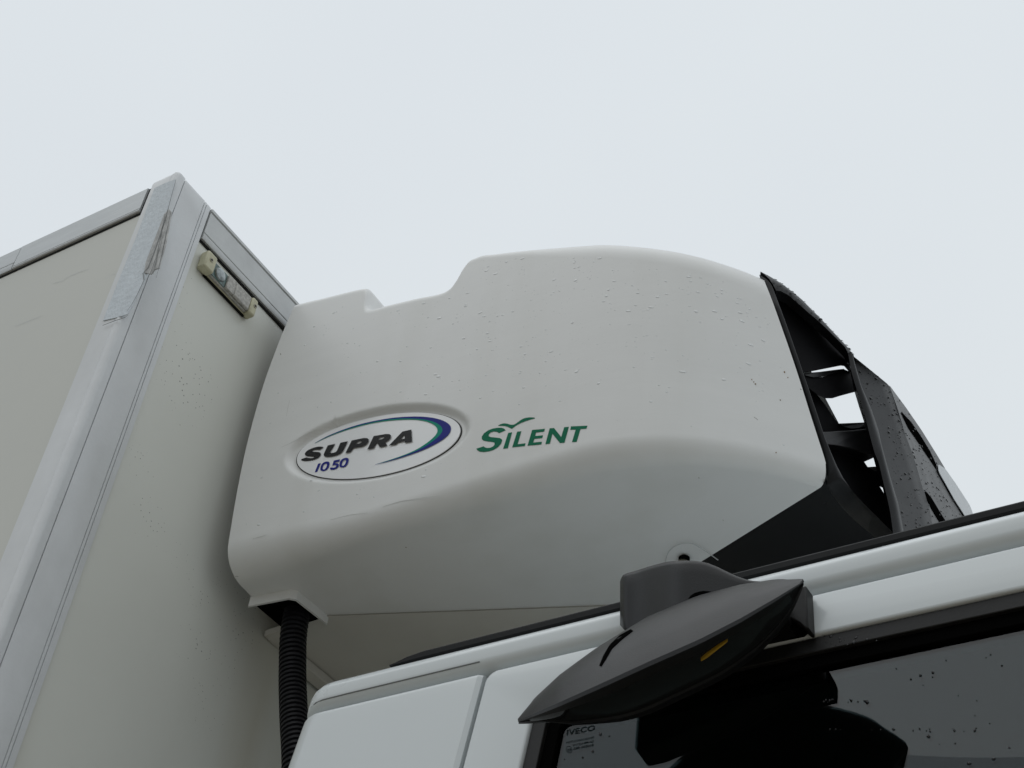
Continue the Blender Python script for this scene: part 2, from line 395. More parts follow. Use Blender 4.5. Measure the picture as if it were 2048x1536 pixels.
# ================================================================== REFRIGERATION UNIT
def ys_plan(x): return .313 + 2.05 * max(0, x - .72) ** 2
def barrel(z): return .105 * (z + .42) ** 2
HT = ([.02, .05, .12, .212, .2265, .2345, .241, .249, .262, .30, .36, .425, .438, .450, .460, .472, .49, .52, .60, .70, .80, .90, .97, 1.05],
      [-.054, -.057, -.071, -.0895, -.0945, -.110, -.150, -.166, -.1715, -.1775, -.1885, -.2015, -.197, -.178, -.150, -.134, -.1335, -.1435, -.1695, -.205, -.245, -.272, -.294, -.34])
def rtop(x): return .022 + .050 * smooth(.50, .75, x)
def ztop(x): return cinterp(HT[0], HT[1], x) + .41 * rtop(x)
ZBOT = -.705
def zbot(x): return ZBOT + .011 * smooth(.75, 1.0, x)
def rbot(x): return .056 - .020 * smooth(.08, .35, x) - .004 * smooth(.7, 1.0, x)
BC, BA, BB, BT = Vector((.3337, -.5297)), .1765, .0663, math.atan2(-.21592, .97641)
def badge_uv(x, z):
    dx, dz = x - BC.x, z - BC.y; c, s = math.cos(BT), math.sin(BT)
    return (dx * c + dz * s) / BA, (-dx * s + dz * c) / BB
def recess(x, z):
    u, v = badge_uv(x, z); r = math.sqrt(u * u + v * v)
    if r > 1.6: return 0
    dist = (r - 1.03) * (BB + (BA - BB) * min(1, abs(u) / max(r, 1e-6)) ** 2 * .35)
    deep = .0085 + .003 * (v if v > 0 else 0)
    return deep * (1 - smooth(0, .010, dist))
def side_y(x, z): return ys_plan(x) + barrel(z) + recess(x, z)
E1 = [(1519, 541), (1540, 590), (1560, 645), (1580, 702), (1600, 762), (1620, 826), (1637, 879), (1650, 920), (1656, 945)]
E1P = [hit(p, lambda P: P.y - (ys_plan(P.x) + barrel(P.z) + (.02 if p[1] < 560 else 0)), 1.2, 3.5) for p in E1]
def xfront(z): return cinterp([q.z for q in reversed(E1P)], [q.x for q in reversed(E1P)], z)
# u samples: dense near the stepped roof
us = []
x = .03
while x < 1.04:
    us.append(x); x += .0022 if .21 < x < .27 or .43 < x < .5 else .0048
UN = [(x - .03) / (1.0055 - .03) for x in us if x <= 1.0055]; UN[-1] = 1.0
ZT1 = E1P[0].z
def xrear(z): return .03 + cinterp([-.70, -.65, -.57, -.50, -.42, -.30, -.17, -.05], [.026, .024, .018, .013, .009, .007, .012, .021], z)
def shell_section(u, roof_n=10, arc_n=12, side_n=130, under_n=16):
    pts = []; XT = E1P[0].x - .006
    def X(x0, xm): return x0 + u * (xm - x0)
    for k in range(roof_n):                                             # roof, from the middle of the truck outwards
        t = k / roof_n; x = X(.05, .93 + (XT - .93) * t); r = rtop(x); y = 1.2 + (ys_plan(x) + .012 + r - 1.2) * t
        pts.append(Vector((x, y, ztop(x) + .018 * (1 - t) * smooth(.5, .9, x))))
    for k in range(arc_n):
        a = math.pi / 2 * (1 - k / arc_n); xm = XT
        for _ in range(5): xm = xfront(ztop(xm) - rtop(xm) + rtop(xm) * math.sin(a))
        x = X(.05, XT + (xm - XT) * min(1, k / 4)); r = rtop(x); z0 = ztop(x)
        z = z0 - r + r * math.sin(a); pts.append(Vector((x, ys_plan(x) + barrel(z) + r - r * math.cos(a), z)))
    for k in range(side_n):
        t = k / side_n; xm = 1.0
        def zz(x): r = rtop(x); return ztop(x) - r + t * ((zbot(x) + rbot(x)) - (ztop(x) - r))
        for _ in range(5): xm = xfront(zz(xm))
        x = X(xrear(zz(.05)), xm); z = zz(x); pts.append(Vector((x, side_y(x, z), z)))
    xb = xfront(-.655)
    for k in range(arc_n + 1):
        t = k / arc_n; a = math.pi / 2 * t; x = X(xrear(-.66 - .04 * t), xb - .018 * t * t); rb = rbot(x)
        z = zbot(x) + rb - rb * math.sin(a); pts.append(Vector((x, ys_plan(x) + barrel(z) + rb - rb * math.cos(a), z)))
    r0 = pts[-1]; r1 = Vector((X(.05, .640), .464 + u * (.672 - .464), ZBOT - .004))
    for k in range(1, under_n + 1):                                     # underside: ruled between the shoulder and the diagonal seam
        t = k / under_n; pts.append(r0 * (1 - t) + r1 * t)
    return pts
rows = [shell_section(u) for u in UN]
shell = part(grid('refrigeration_unit', rows, 'shell_white', None))
shell.modifiers.clear()
# far half of the cover, mirrored across the truck's middle
rows_far = [[Vector((p.x, 2.4 - p.y, p.z)) for p in shell_section(u, side_n=40)[:-1]] for u in UN[::4] + [1.0]]
grid('far_cover', rows_far, 'shell_white', shell)
# rear closing wall, underside plate and mounting flange
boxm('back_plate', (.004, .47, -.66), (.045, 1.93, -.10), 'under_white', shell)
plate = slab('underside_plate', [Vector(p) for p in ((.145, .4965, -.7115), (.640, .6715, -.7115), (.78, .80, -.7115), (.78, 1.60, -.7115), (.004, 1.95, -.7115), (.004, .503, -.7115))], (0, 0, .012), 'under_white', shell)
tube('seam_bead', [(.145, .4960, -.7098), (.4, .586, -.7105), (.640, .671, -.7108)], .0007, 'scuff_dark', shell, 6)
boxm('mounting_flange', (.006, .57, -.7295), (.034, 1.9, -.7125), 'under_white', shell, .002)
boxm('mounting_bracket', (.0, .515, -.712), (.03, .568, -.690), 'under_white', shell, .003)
# collar round the hose opening
def collar():
    z1 = -.7035; h = -.0205
    path = [(.052, .401), (.132, .410), (.141, .418), (.146, .500)]
    V, F = [], []
    for i, (x, y) in enumerate(path):
        for (dx, dy, dz) in ((0, 0, .004), (0, 0, h), (-.004, .004, h), (-.004, .004, .004)):
            V.append(Vector((x + dx, y + dy, z1 + dz)))
    n = len(path)
    for i in range(n - 1):
        for j in range(4): F.append((i * 4 + j, (i + 1) * 4 + j, (i + 1) * 4 + (j + 1) % 4, i * 4 + (j + 1) % 4))
    F += [(0, 1, 2, 3), tuple((n - 1) * 4 + j for j in (3, 2, 1, 0))]
    return mesh('hose_collar', V, F, 'shell_white', shell)
collar()
slab('hose_opening', [Vector(p) for p in ((.052, .406, -.7128), (.130, .416, -.7128), (.142, .495, -.7128), (.052, .50, -.7128))], (0, 0, .0008), 'gap_black', shell)
# access hatch outline and bolt in the underside
hatch = chaikin([on(p, 2, ZBOT - .003) for p in ((1330, 1135), (1332, 1112), (1345, 1094), (1365, 1086), (1385, 1086), (1402, 1096), (1425, 1112), (1436, 1120))], 2, False)
tube('hatch_line', hatch, .0008, 'rail_metal', shell, 6)
bp = on((1366, 1121), 2, ZBOT - .002)
tube('bolt', [bp, bp + Vector((0, 0, -.004))], .0075, 'screw', shell, 14)
tube('bolt_recess', [bp + Vector((.004, -.004, .001)), bp + Vector((.004, -.004, -.0018))], .009, 'gap_black', shell, 14)

# ---- oval badge in the recess
def disp_pt(p, off):
    """pixel -> point on the shell side, lifted off it"""
    q = hit(p, lambda P: P.y - side_y(P.x, P.z), 1.4, 3.2); return q + Vector((0, -off, 0))
def badge_ring(k, off):
    out = []
    for i in range(96):
        a = 2 * math.pi * i / 96; u, v = math.cos(a) * k * BA, math.sin(a) * k * BB; c, s = math.cos(BT), math.sin(BT)
        x, z = BC.x + u * c - v * s, BC.y + u * s + v * c; out.append(Vector((x, side_y(x, z) - off, z)))
    return out
slab('badge', badge_ring(.985, .0022), (0, .002, 0), 'badge_white', shell)
slab('badge_edge', badge_ring(1.0, .0010), (0, .001, 0), 'rubber', shell)
def r4(p): return disp_pt((580 + p[0] / 5.689, 800 + p[1] / 5.689), .0026)
def r5(p): return disp_pt((940 + p[0] / 8.192, 820 + p[1] / 8.192), .0005)
def sm(p, n=1): return [tuple(q)[:2] for q in chaikin([(a, b, 0) for a, b in p], n)]
S1 = [(393,548),(380,541),(345,539),(300,546),(250,562),(205,585),(182,610),(178,630),(192,646),(225,652),(262,652),(283,656),(280,666),(255,672),(215,668),(195,662),(133,684),(140,696),(165,704),(205,704),(255,697),(305,682),(340,660),(360,635),(360,615),(345,603),(310,600),(275,598),(258,592),(265,583),(290,577),(325,574),(345,578)]
U1 = [(440,526),(523,508),(468,595),(465,608),(480,614),(510,610),(535,598),(548,580),(583,496),(668,478),(610,590),(585,617),(545,637),(490,652),(440,657),(405,652),(393,636),(398,615)]
P1 = ([(712,470),(850,442),(890,444),(907,460),(900,490),(870,520),(825,540),(765,550),(728,556),(700,602),(640,615)], [(757,512),(800,503),(822,494),(828,483),(815,479),(775,486)])
R1 = ([(962,420),(1100,397),(1140,398),(1158,412),(1155,440),(1130,468),(1090,487),(1117,530),(1030,547),(1005,500),(990,503),(963,557),(890,572)], [(1010,464),(1060,453),(1080,443),(1083,432),(1065,430),(1027,438)])
A1 = ([(1290,368),(1390,347),(1398,485),(1315,497),(1317,478),(1235,493),(1215,515),(1133,530)], [(1262,460),(1315,449),(1312,402)])
print_poly('badge_lettering', [(sm(S1), []), (U1, []), (P1[0], [P1[1]]), (R1[0], [R1[1]]), (A1[0], [A1[1]])], 'print_black', shell, r4)
Z0o = [(425,708),(455,712),(462,735),(450,775),(430,805),(395,820),(362,815),(353,795),(362,755),(385,722)]; Z0h = [(420,730),(432,738),(428,765),(412,792),(395,802),(380,795),(382,770),(395,740)]
sh = lambda l: [(a + 217, b - 42) for a, b in l]
F5 = [(508,699),(580,684),(572,708),(527,717),(521,731),(548,728),(566,742),(562,768),(540,790),(505,804),(475,803),(463,792),(470,776),(488,779),(512,780),(533,768),(537,755),(527,747),(508,750),(490,757)]
print_poly('number_lettering', [([(330,735),(360,728),(320,825),(292,832)], []), (sm(Z0o), [sm(Z0h)]), (F5, []), (sm(sh(Z0o)), [sm(sh(Z0h))])], 'print_blue', shell, r4)
oc = lambda l: [tuple(q)[:2] for q in chaikin([(a, b, 0) for a, b in l], 2, False)]
SWO = oc([(290,500),(420,425),(600,350),(800,285),(1000,240),(1200,208),(1400,197),(1550,200),(1680,220),(1780,255),(1835,300),(1843,345),(1820,400),(1750,460),(1640,525),(1500,590),(1300,660),(1100,718),(980,745)])
SWM = oc([(975,744),(1100,712),(1300,648),(1450,590),(1570,525),(1680,445),(1740,380),(1745,335),(1710,290),(1640,255),(1540,232),(1400,220),(1200,222),(1000,252),(800,297),(600,360),(420,432),(292,501)])
SWI = oc([(294,502),(420,437),(600,367),(800,306),(1000,262),(1200,238),(1400,231),(1500,240),(1600,265),(1660,300),(1690,340),(1685,385),(1640,440),(1560,505),(1450,575),(1300,640),(1100,706),(985,741)])
print_poly('blue_swoosh', [(SWO + SWM, [])], 'print_blue', shell, r4)
print_poly('teal_swoosh', [(SWM + SWI, [])], 'print_teal', shell, r4)
S2 = [(585,335),(565,310),(520,293),(460,293),(380,305),(300,335),(230,385),(195,440),(197,480),(225,505),(290,517),(370,525),(405,540),(405,570),(380,600),(330,622),(280,625),(245,615),(228,597),(105,635),(125,665),(165,685),(230,690),(310,680),(390,655),(460,610),(510,555),(530,500),(520,480),(490,463),(430,455),(340,445),(305,430),(310,400),(340,370),(390,355),(430,357),(455,365),(475,382)]
LET = [(S2, []), ([(628,378),(692,367),(622,627),(545,637)], []), ([(775,358),(843,350),(783,563),(912,547),(900,592),(693,615)], []),
       ([(1020,330),(1228,310),(1215,357),(1083,372),(1070,428),(1197,417),(1185,462),(1057,475),(1038,535),(1180,522),(1170,566),(945,587)], []),
       ([(1308,303),(1378,297),(1497,445),(1545,285),(1622,277),(1550,538),(1475,543),(1352,390),(1310,553),(1237,562)], []),
       ([(1657,270),(1925,260),(1910,307),(1812,315),(1748,525),(1673,527),(1735,322),(1645,327)], [])]
print_poly('green_lettering', LET, 'print_green', shell, r5)
print_poly('bird_emblem', [(sm([(450,262),(500,235),(560,220),(610,225),(650,240),(690,245),(730,240),(770,215),(820,175),(880,140),(950,124),(1020,122),(1085,132),(1000,157),(920,182),(840,212),(760,255),(720,285),(685,312),(650,292),(600,270),(540,260)]), [])], 'print_green', shell, r5)

def shell_hairs(name, lines, m):
    V, F = [], []
    for pts, w in lines:
        P = [disp_pt(p, .0003) for p in pts]; k = len(V)
        for i, p in enumerate(P):
            t = (P[min(i + 1, len(P) - 1)] - P[max(i - 1, 0)]).normalized(); n = t.cross(Vector((0, 1, 0))).normalized(); h = w * (.35 + .65 * math.sin(math.pi * (i + .5) / len(P)))
            V += [p + n * h / 2, p - n * h / 2]
        F += [(k + 2*i, k + 2*i + 1, k + 2*i + 3, k + 2*i + 2) for i in range(len(P) - 1)]
    o = mesh(name, V, F, m, shell); o['kind'] = 'stuff'
shell_hairs('scratch', [([(563, 895), (590, 882), (612, 868), (636, 858)], .0007), ([(505, 1078), (520, 1074), (533, 1070)], .0009), ([(765, 1014), (800, 1003), (850, 995), (880, 992)], .0009), ([(573, 832), (576, 815), (580, 800)], .0006), ([(1508, 834), (1516, 840)], .0012), ([(660, 1040), (700, 1030), (735, 1026)], .0006)], 'scuff')
shell_hairs('scuff_mark', [([(468, 1155), (473, 1153), (477, 1153)], .0016), ([(561, 707), (562, 710)], .002), ([(1600, 778), (1603, 780)], .002), ([(1397, 955), (1399, 957)], .002), ([(1445, 1040), (1448, 1041)], .0015)], 'scuff_dark')

# ---- black front grille
def gx(y, z):
    return cinterp([.40, .46, .52, .60, .70, .85, 1.2, 1.55, 1.7], [.94, .993, 1.036, 1.074, 1.108, 1.128, 1.142, 1.128, 1.108], y) - .04 * (z + .69) - .42 * max(0, z + .38) ** 2
def G(p, off=0): return hit(p, lambda P: P.x + off - gx(P.y, P.z), 1.5, 4.2)
def inset(v): return lambda p: p + Vector(v)
IN = (-.008, .030, .010)
E2 = [(1549, 586), (1570, 643), (1590, 700), (1606, 747), (1622, 794), (1637, 838), (1650, 877), (1663, 907), (1674, 932), (1687, 957)]
TOPI = [(1552, 581), (1561, 582), (1575, 589), (1594, 605), (1612, 621), (1632, 638), (1652, 656), (1672, 676), (1690, 694), (1697, 708)]
POSTI = [(1696, 706), (1699, 722), (1704, 748), (1715, 784), (1725, 814), (1733, 843), (1740, 872), (1749, 905), (1757, 924), (1762, 944), (1768, 970), (1774, 994), (1780, 1022), (1784, 1049), (1788, 1080)]
SIL = [(1521, 543), (1542, 554), (1560, 565), (1580, 580), (1600, 596), (1620, 617), (1640, 638), (1660, 662), (1680, 684), (1696, 702), (1708, 713)]
RIDGE = [(1704, 711), (1712, 735), (1721, 768), (1743, 818), (1758, 862), (1763, 888), (1781, 954), (1797, 1008), (1812, 1085)]
def lerpl(L, t):
    k = t * (len(L) - 1); j = min(int(k), len(L) - 2); f = k - j
    return Vector(L[j]) * (1 - f) + Vector(L[j + 1]) * f
def strip(name, A, B, m, parent, crown=.0, n=4, thick=IN, N=48, sharp=50, power=1.0):
    """band between two edges given as 3-D point lists, crowned outwards, closed at the back"""
    rows = []; nrm = Vector((.75, -.6, .15)).normalized()
    for i in range(N):
        pa, pb = lerpl(A, i / (N - 1)), lerpl(B, i / (N - 1)); r = [pa + Vector(thick)]
        for q in range(n + 1):
            s = q / n; r.append(pa * (1 - s) + pb * s + nrm * crown * math.sin(math.pi * s ** power))
        r.append(pb + Vector(thick)); rows.append(r)
    return grid(name, rows, m, parent, close_v=True, sharp=sharp)
def Gl(L, off=0): return [G(p, off) for p in L]
APZ = lambda p: hit(p, lambda P: P.z - (-.686 + .05 * (P.y - .6)), 1.2, 4.5)
LEG_O = [(1654, 972), (1668, 994), (1685, 1016), (1708, 1040), (1735, 1062), (1762, 1082), (1795, 1107)]
LEG_I = [(1687, 957), (1702, 978), (1718, 997), (1740, 1019), (1765, 1044), (1788.5, 1068), (1815, 1092)]
E1L = [q + Vector((-.004, .008, 0)) for q in E1P] + [APZ(p) for p in LEG_O]
E2L = Gl(E2[:-1] + LEG_I[:])
E2L = E2L[:len(E1P)] + E2L[len(E1P):]
strip('grille_border', E1L, [lerpl(E2L, i / (len(E1L) - 1)) for i in range(len(E1L))], 'grille_plastic', shell, .006, 10, N=110, sharp=85, power=1.2)
strip('grille_arch', Gl(SIL, .012), Gl(TOPI), 'grille_plastic', shell, .004, 4, (-.01, .02, .0))
strip('grille_post', Gl(POSTI), Gl(RIDGE), 'grille_plastic', shell, .005, 6, (-.010, .035, 0))
# front panels to the right of the post: flat panel, fold, slotted panel and the middle emblem
RIDGE2 = [(1705, 712), (1712, 735), (1721, 768), (1743, 818), (1758, 862), (1763, 888), (1781, 954), (1797, 1008), (1812, 1085)]
FOLD2 = [(1709, 714), (1735, 735), (1779, 771), (1797, 822), (1810, 868), (1824, 904), (1843, 969), (1859, 1016), (1868, 1070)]
panel1 = strip('front_panel', Gl(RIDGE2, .010), Gl(FOLD2, .002), 'grille_plastic', shell, 0, 3, (-.008, .03, 0))
FOLD3 = [(1779, 771), (1790, 803), (1800, 835), (1810, 868), (1824, 904), (1834, 937), (1843, 969), (1859, 1016), (1868, 1070)]
SILR = [(1781, 773), (1812, 815), (1843, 860), (1873, 908), (1886, 930), (1900, 953), (1915, 973), (1935, 1003), (1956, 1060)]
panel2 = strip('slotted_panel', Gl(FOLD3, .002), Gl(SILR, .022), 'grille_plastic', shell, 0, 5, (-.008, .02, 0))
def caster(o):
    """pixel -> point on an already built part, lifted a little towards the viewer's side of the face"""
    me = o.data; bv = BVHTree.FromPolygons([v.co for v in me.vertices], [tuple(p.vertices) for p in me.polygons])
    def f(p, lift=.0008):
        r = ray(p).normalized(); loc, nrm, idx, d = bv.ray_cast(CAM, r)
        if loc is None:
            q = CAM + r * 2.6; loc, nrm, idx, d = bv.find_nearest(q)
            for _ in range(6): q = CAM + r * ((loc - CAM).dot(r)); loc, nrm, idx, d = bv.find_nearest(q)
        if nrm.dot(r) > 0: nrm = -nrm
        return loc + nrm * lift
    return f
p2 = caster(panel2)
def lens(name, A, B, m, lift, N=24): return strip(name, [p2(p, lift) for p in A], [p2(p, lift) for p in B], m, shell, 0, 2, (-.001, .002, 0), N)
lens('slot', [(1801, 825), (1816, 856), (1832, 879), (1850, 906), (1871.5, 938)], [(1804, 826), (1822, 845), (1842, 874), (1860, 904), (1872, 930)], 'gap_black', .001)
lens('slot', [(1849, 983), (1855, 1003), (1862, 1017), (1872, 1034), (1886, 1056)], [(1852, 984), (1862, 996), (1876, 1019), (1887, 1037), (1899, 1056)], 'gap_black', .001)
lens('emblem_plate', [(1873, 932), (1874, 944), (1890, 972), (1905, 999), (1920, 1022), (1942, 1058)], [(1875, 930.5), (1887, 938), (1909, 969), (1924, 992), (1938, 1014), (1952, 1056)], 'emblem', .003)
# inside the corner opening: hood, louvre blades, duct wall and cross member
def pl(p, y): return on(p, 1, y)
slab('hood', [G(p, .030) for p in ((1535, 560), (1560, 572), (1600, 606), (1650, 652), (1696, 702), (1708, 730), (1700, 745), (1688, 731), (1681, 730), (1606, 744.5), (1570, 690), (1540, 600))], (-.005, .018, .016), 'grille_dark', shell)
slab('louvre_blade', [G(p, .040) for p in ((1590, 747), (1608, 747), (1628, 755), (1645, 754), (1688, 738.5), (1704, 745), (1718, 785), (1710, 783), (1680, 791), (1664, 796), (1650, 796), (1634, 789), (1620, 778), (1600, 765))], (-.005, .018, .016), 'grille_dark', shell)
slab('louvre_lip', [G(p, .037) for p in ((1606, 746.5), (1640, 743.5), (1670, 739.5), (1688, 737.5), (1689, 740.5), (1665, 747), (1645, 752.5), (1628, 754.5), (1612, 751))], (-.005, .018, .016), 'black_plastic', shell)
slab('duct_wall', [G(p, .055) for p in ((1612, 770), (1634, 789), (1650, 809), (1663, 829), (1677, 847.5), (1688, 853), (1700, 856.5), (1720, 855), (1737, 851), (1760, 880), (1752, 911), (1745, 909), (1737, 910), (1720, 911), (1727, 922), (1735, 934), (1748, 941), (1764, 943), (1768, 965), (1770, 978), (1759, 972.5), (1766, 984), (1774, 996), (1795, 1060), (1795, 1110), (1700, 1010), (1640, 880))], (-.005, .018, .016), 'grille_dark', shell)
slab('louvre_lip', [G(p, .050) for p in ((1676, 847), (1700, 846), (1734, 844.5), (1737, 851), (1720, 855), (1703, 857), (1688, 853))], (-.003, .012, .010), 'black_plastic', shell)
slab('louvre_lip', [G(p, .050) for p in ((1735, 934), (1760, 932.5), (1764, 942), (1750, 942.5))], (-.003, .012, .010), 'black_plastic', shell)
slab('cross_member', [G(p, .03) for p in ((1636, 864), (1660, 863), (1700, 861), (1730, 858), (1742, 856), (1756, 912), (1742, 909), (1725, 904), (1700, 896), (1670, 890), (1640, 888))], (-.03, .02, .012), 'black_plastic', shell, bw=.004)
# dark apron below: under the white corner towards the roof of the cab
AP = [(1420, 1108), (1500, 1058), (1560, 1022), (1610, 995), (1636, 978), (1650, 962), (1654, 972), (1668, 994), (1685, 1016), (1708, 1040), (1735, 1062), (1762, 1082), (1800, 1108), (1800, 1180), (1400, 1180), (1400, 1130)]
slab('lower_apron', [APZ(p) for p in AP], (0, .004, .012), 'apron_black', shell)
# the far half of the front repeats the near one across the truck's middle
for o in [c for c in list(shell.children) if c.name.split('.')[0] in ('grille_border', 'grille_arch', 'grille_post', 'front_panel', 'slotted_panel', 'cross_member')]:
    mesh(o.name.split('.')[0], [Vector((v.co.x, 2.4 - v.co.y, v.co.z)) for v in o.data.vertices], [tuple(p.vertices) for p in o.data.polygons], 'grille_plastic', shell, True, 50)
slab('condenser_core', [Vector(p) for p in ((.62, .80, -.66), (.93, .86, -.66), (.90, .86, -.32), (.62, .80, -.30))], (0, .75, 0), 'grille_dark', shell)

# ---- drain hose: corrugated conduit from the unit down behind the cab
hp = [(.105, .462, -.66), (.107, .464, -.74), (.120, .466, -.82), (.152, .458, -.92), (.190, .446, -1.02), (.220, .44, -1.14), (.235, .44, -1.3), (.245, .44, -1.6)]
hz = [a[2] for a in hp][::-1]
def hose_pt(z): return Vector((cinterp(hz, [a[0] for a in hp][::-1], z), cinterp(hz, [a[1] for a in hp][::-1], z), z))
pitch = .0092; hpts, hrad = [], []
zc = -.66; k = 0
while zc > -1.55:
    for d, r in ((0, .0190), (.0010, .0224), (.0060, .0230), (.0070, .0190)):
        hpts.append(hose_pt(zc - d)); hrad.append(r)
    zc -= pitch
hose = part(tube('drain_hose', hpts, lambda i: hrad[i], 'hose_black', None, 20))

# ================================================================== CAB
TH = .085                                             # inward lean of the cab side
def cy(z, base=.15): return base + TH * (z + 1.144)
XR = .427; XF = 2.35
def edge_soft(x):                                       # rear end of the cab side rounds inwards and the roof rail drops
    t = max(0, 1 - (x - XR) / .050); return t
def lng(name, prof, x0, x1, m, parent, rear_round=True, drop=None, sharp=25, closed=False):
    xs = [x0 + (x1 - x0) * k / 6 for k in range(7)]
    if rear_round: xs = [XR + d for d in (0, .002, .006, .012, .02, .03, .042, .055)] + [.6, .8, 1.1, 1.5, x1]
    rows = []
    for x in xs:
        t = edge_soft(x) if rear_round else 0
        inn = .055 * (1 - math.sqrt(max(0, 1 - t * t)))
        rows.append([Vector((x + (lean(z) if rear_round else 0), y + inn, z - (drop(t) * max(0, min(1, (z + 1.146) / .05)) if drop else 0))) for y, z in prof])
    return grid(name, rows, m, parent, sharp=sharp, close_v=closed)
def lean(z): return .10 * (z + 1.15)
ROOF = [(1.2, -.985), (.9, -.995), (.5, -1.02), (.26, -1.05), (.205, -1.072), (.185, -1.0835), (.1765, -1.0895), (.1755, -1.0903), (.1590, -1.1010), (.1578, -1.1018), (.1556, -1.1040), (.1528, -1.1075), (.1508, -1.1105), (.1500, -1.1130), (.1498, -1.1150), (.1497, -1.1262), (.1500, -1.1285), (.1512, -1.1318), (.1532, -1.1348), (.1562, -1.1375), (.1602, -1.1400), (.165, -1.1422), (.190, -1.1445)]
cab = part(lng('cab', ROOF, XR, XF, 'cab_paint', None, True, lambda t: .035 * (1 - math.sqrt(max(0, 1 - t * t)))))
# rear quarter panel with the pressed double line below the rail
QP = [(.19, -1.1462), (.160, -1.1462), (.1535, -1.1464), (.1510, -1.1474), (.1500, -1.1492), (.1496, -1.152)] + [(cy(z), z) for z in (-1.17, -1.25, -1.5, -1.9, -2.3)]
def quarter():
    rows = []
    for x in [XR + d for d in (0, .002, .006, .012, .02, .03, .042, .055)] + [.55, .6, .65, .695, .7085, .7125, .7140]:
        t = edge_soft(x); inn = .055 * (1 - math.sqrt(max(0, 1 - t * t))); ro = .004 * smooth(.7085, .7140, x) ** 2
        rows.append([Vector((x + lean(z) + (0 if x < .6 else -.0 * z), y + inn + ro, z)) for y, z in QP])
    rows.append([Vector((r.x + .0006, r.y + .02, r.z)) for r in rows[-1]])
    return grid('rear_panel', rows, 'cab_paint', cab, sharp=30)
quarter()
boxm('cab_back_wall', (XR + .045, .215, -2.6), (XR + .06, 2.18, -1.12), 'cab_paint', cab)
tube('pressed_line', [(.456, .1580, -1.1318), (.466, .1530, -1.1307), (.478, .1508, -1.1302), (.515, .1503, -1.1300), (.56, .1504, -1.1300), (.62, .1504, -1.1300), (.709, .1504, -1.1300)], .0009, 'crease', cab, 6)
boxm('groove_backing', (XR + .06, .192, -1.1480), (XF, .196, -1.1390), 'cab_paint', cab)
slab('shut_gap', [Vector((x + lean(z), .176, z)) for x, z in ((.705, -1.138), (.73, -1.138), (.73, -2.3), (.705, -2.3))], (0, .002, 0), 'gap_black', cab)
boxm('headliner', (XR + .08, .30, -1.16), (XF, 2.1, -1.13), 'interior', cab)
boxm('interior_wall', (XR + .08, 1.3, -2.3), (XF, 1.32, -1.16), 'interior', cab)
boxm('seat_back_wall', (XR + .08, .2, -2.3), (XR + .1, 1.3, -1.16), 'interior', cab)
# black rubber strip on the roof edge
def roofstrip():
    prof = [(.1760, -1.0905), (.1715, -1.0905), (.1690, -1.0885), (.1690, -1.0815), (.1710, -1.0790), (.1760, -1.0785)]
    rows = []
    for x in (.560, .568, .585, .61, .7, 1.0, 1.5, XF):
        k = smooth(.555, .60, x); rows.append([Vector((x, y, -1.0905 + (z + 1.0905) * (.15 + .85 * k))) for y, z in prof])
    return grid('roof_strip', rows, 'roof_rubber', cab, close_v=True, sharp=35)
roofstrip()

# ---- door
DX = .7205
def doorpt(x, z, o=0): return Vector((x + lean(z), cy(z) + o, z))
def door_outline(x0, x1, ztop_, zbot, r, n=6):
    P = [(x1, ztop_), ]
    P += [(x0 + r - r * math.sin(a), ztop_ - r + r * math.cos(a)) for a in [math.pi / 2 * k / n for k in range(n + 1)]]
    P += [(x0, zbot), (x1, zbot)]
    return P
WX, WT, WB = .7985, -1.1985, -1.92
dout = door_outline(DX, 2.25, -1.1445, -2.35, .014)
win = door_outline(WX, 2.1, WT, WB, .030)
def chamfer_ring(steps):
    """door skin: flat front with rounded outer edge and rounded window opening"""
    V, F = [], []
    def loops(ins, o):
        a = [doorpt(x, z, o) for x, z in door_outline(DX + ins, 2.25 - ins, -1.1460 - ins, -2.35 + ins, .014)]
        b = [doorpt(x, z, o) for x, z in door_outline(WX - ins, 2.1 + ins, WT + ins, WB - ins, .030 + ins)]
        return a, b
    rings = [loops(i, o) for i, o in steps]; n = len(rings[0][0]); fa, fb = rings[0]
    tri = tessellate_polygon([[Vector((p.x, p.z, 0)) for p in fa], [Vector((p.x, p.z, 0)) for p in fb]])
    for a, b in rings: V += a + b
    F += [tuple(t) for t in tri]
    for k in range(len(rings) - 1):
        for half in (0, n):
            for i in range(n):
                p, q = k * 2 * n + half + i, k * 2 * n + half + (i + 1) % n; F.append((p, q, q + 2 * n, p + 2 * n))
    return mesh('cab_door', V, F, 'cab_paint', None, True, 35)
door = part(chamfer_ring([(.0042, 0), (.0024, .0005), (.0010, .0018), (.0002, .0040), (0, .012), (0, .03)]))
# window frame: outer rubber lip, black inner return, pane
def ring(name, o_pad, i_pad, ofs, depth, m, r):
    a = door_outline(WX + o_pad, 2.1 - o_pad, WT - o_pad, WB + o_pad, r); b = door_outline(WX + i_pad, 2.1 - i_pad, WT - i_pad, WB + i_pad, max(.006, r - (i_pad - o_pad)))
    return slab(name, [doorpt(x, z, ofs) for x, z in a], (0, depth, 0), m, door, holes=([doorpt(x, z, ofs) for x, z in b],), bw=.001)
ring('window_seal', .0005, .0180, .0045, .016, 'rubber', .030)
ring('window_channel', .0170, .0330, .0105, .012, 'gap_black', .024)
pane_o = door_outline(WX + .030, 2.1 - .03, WT - .030, WB + .03, .016)
pane = slab('window_glass', [doorpt(x, z, .0165) for x, z in pane_o], (0, .0045, 0), 'glass', door)
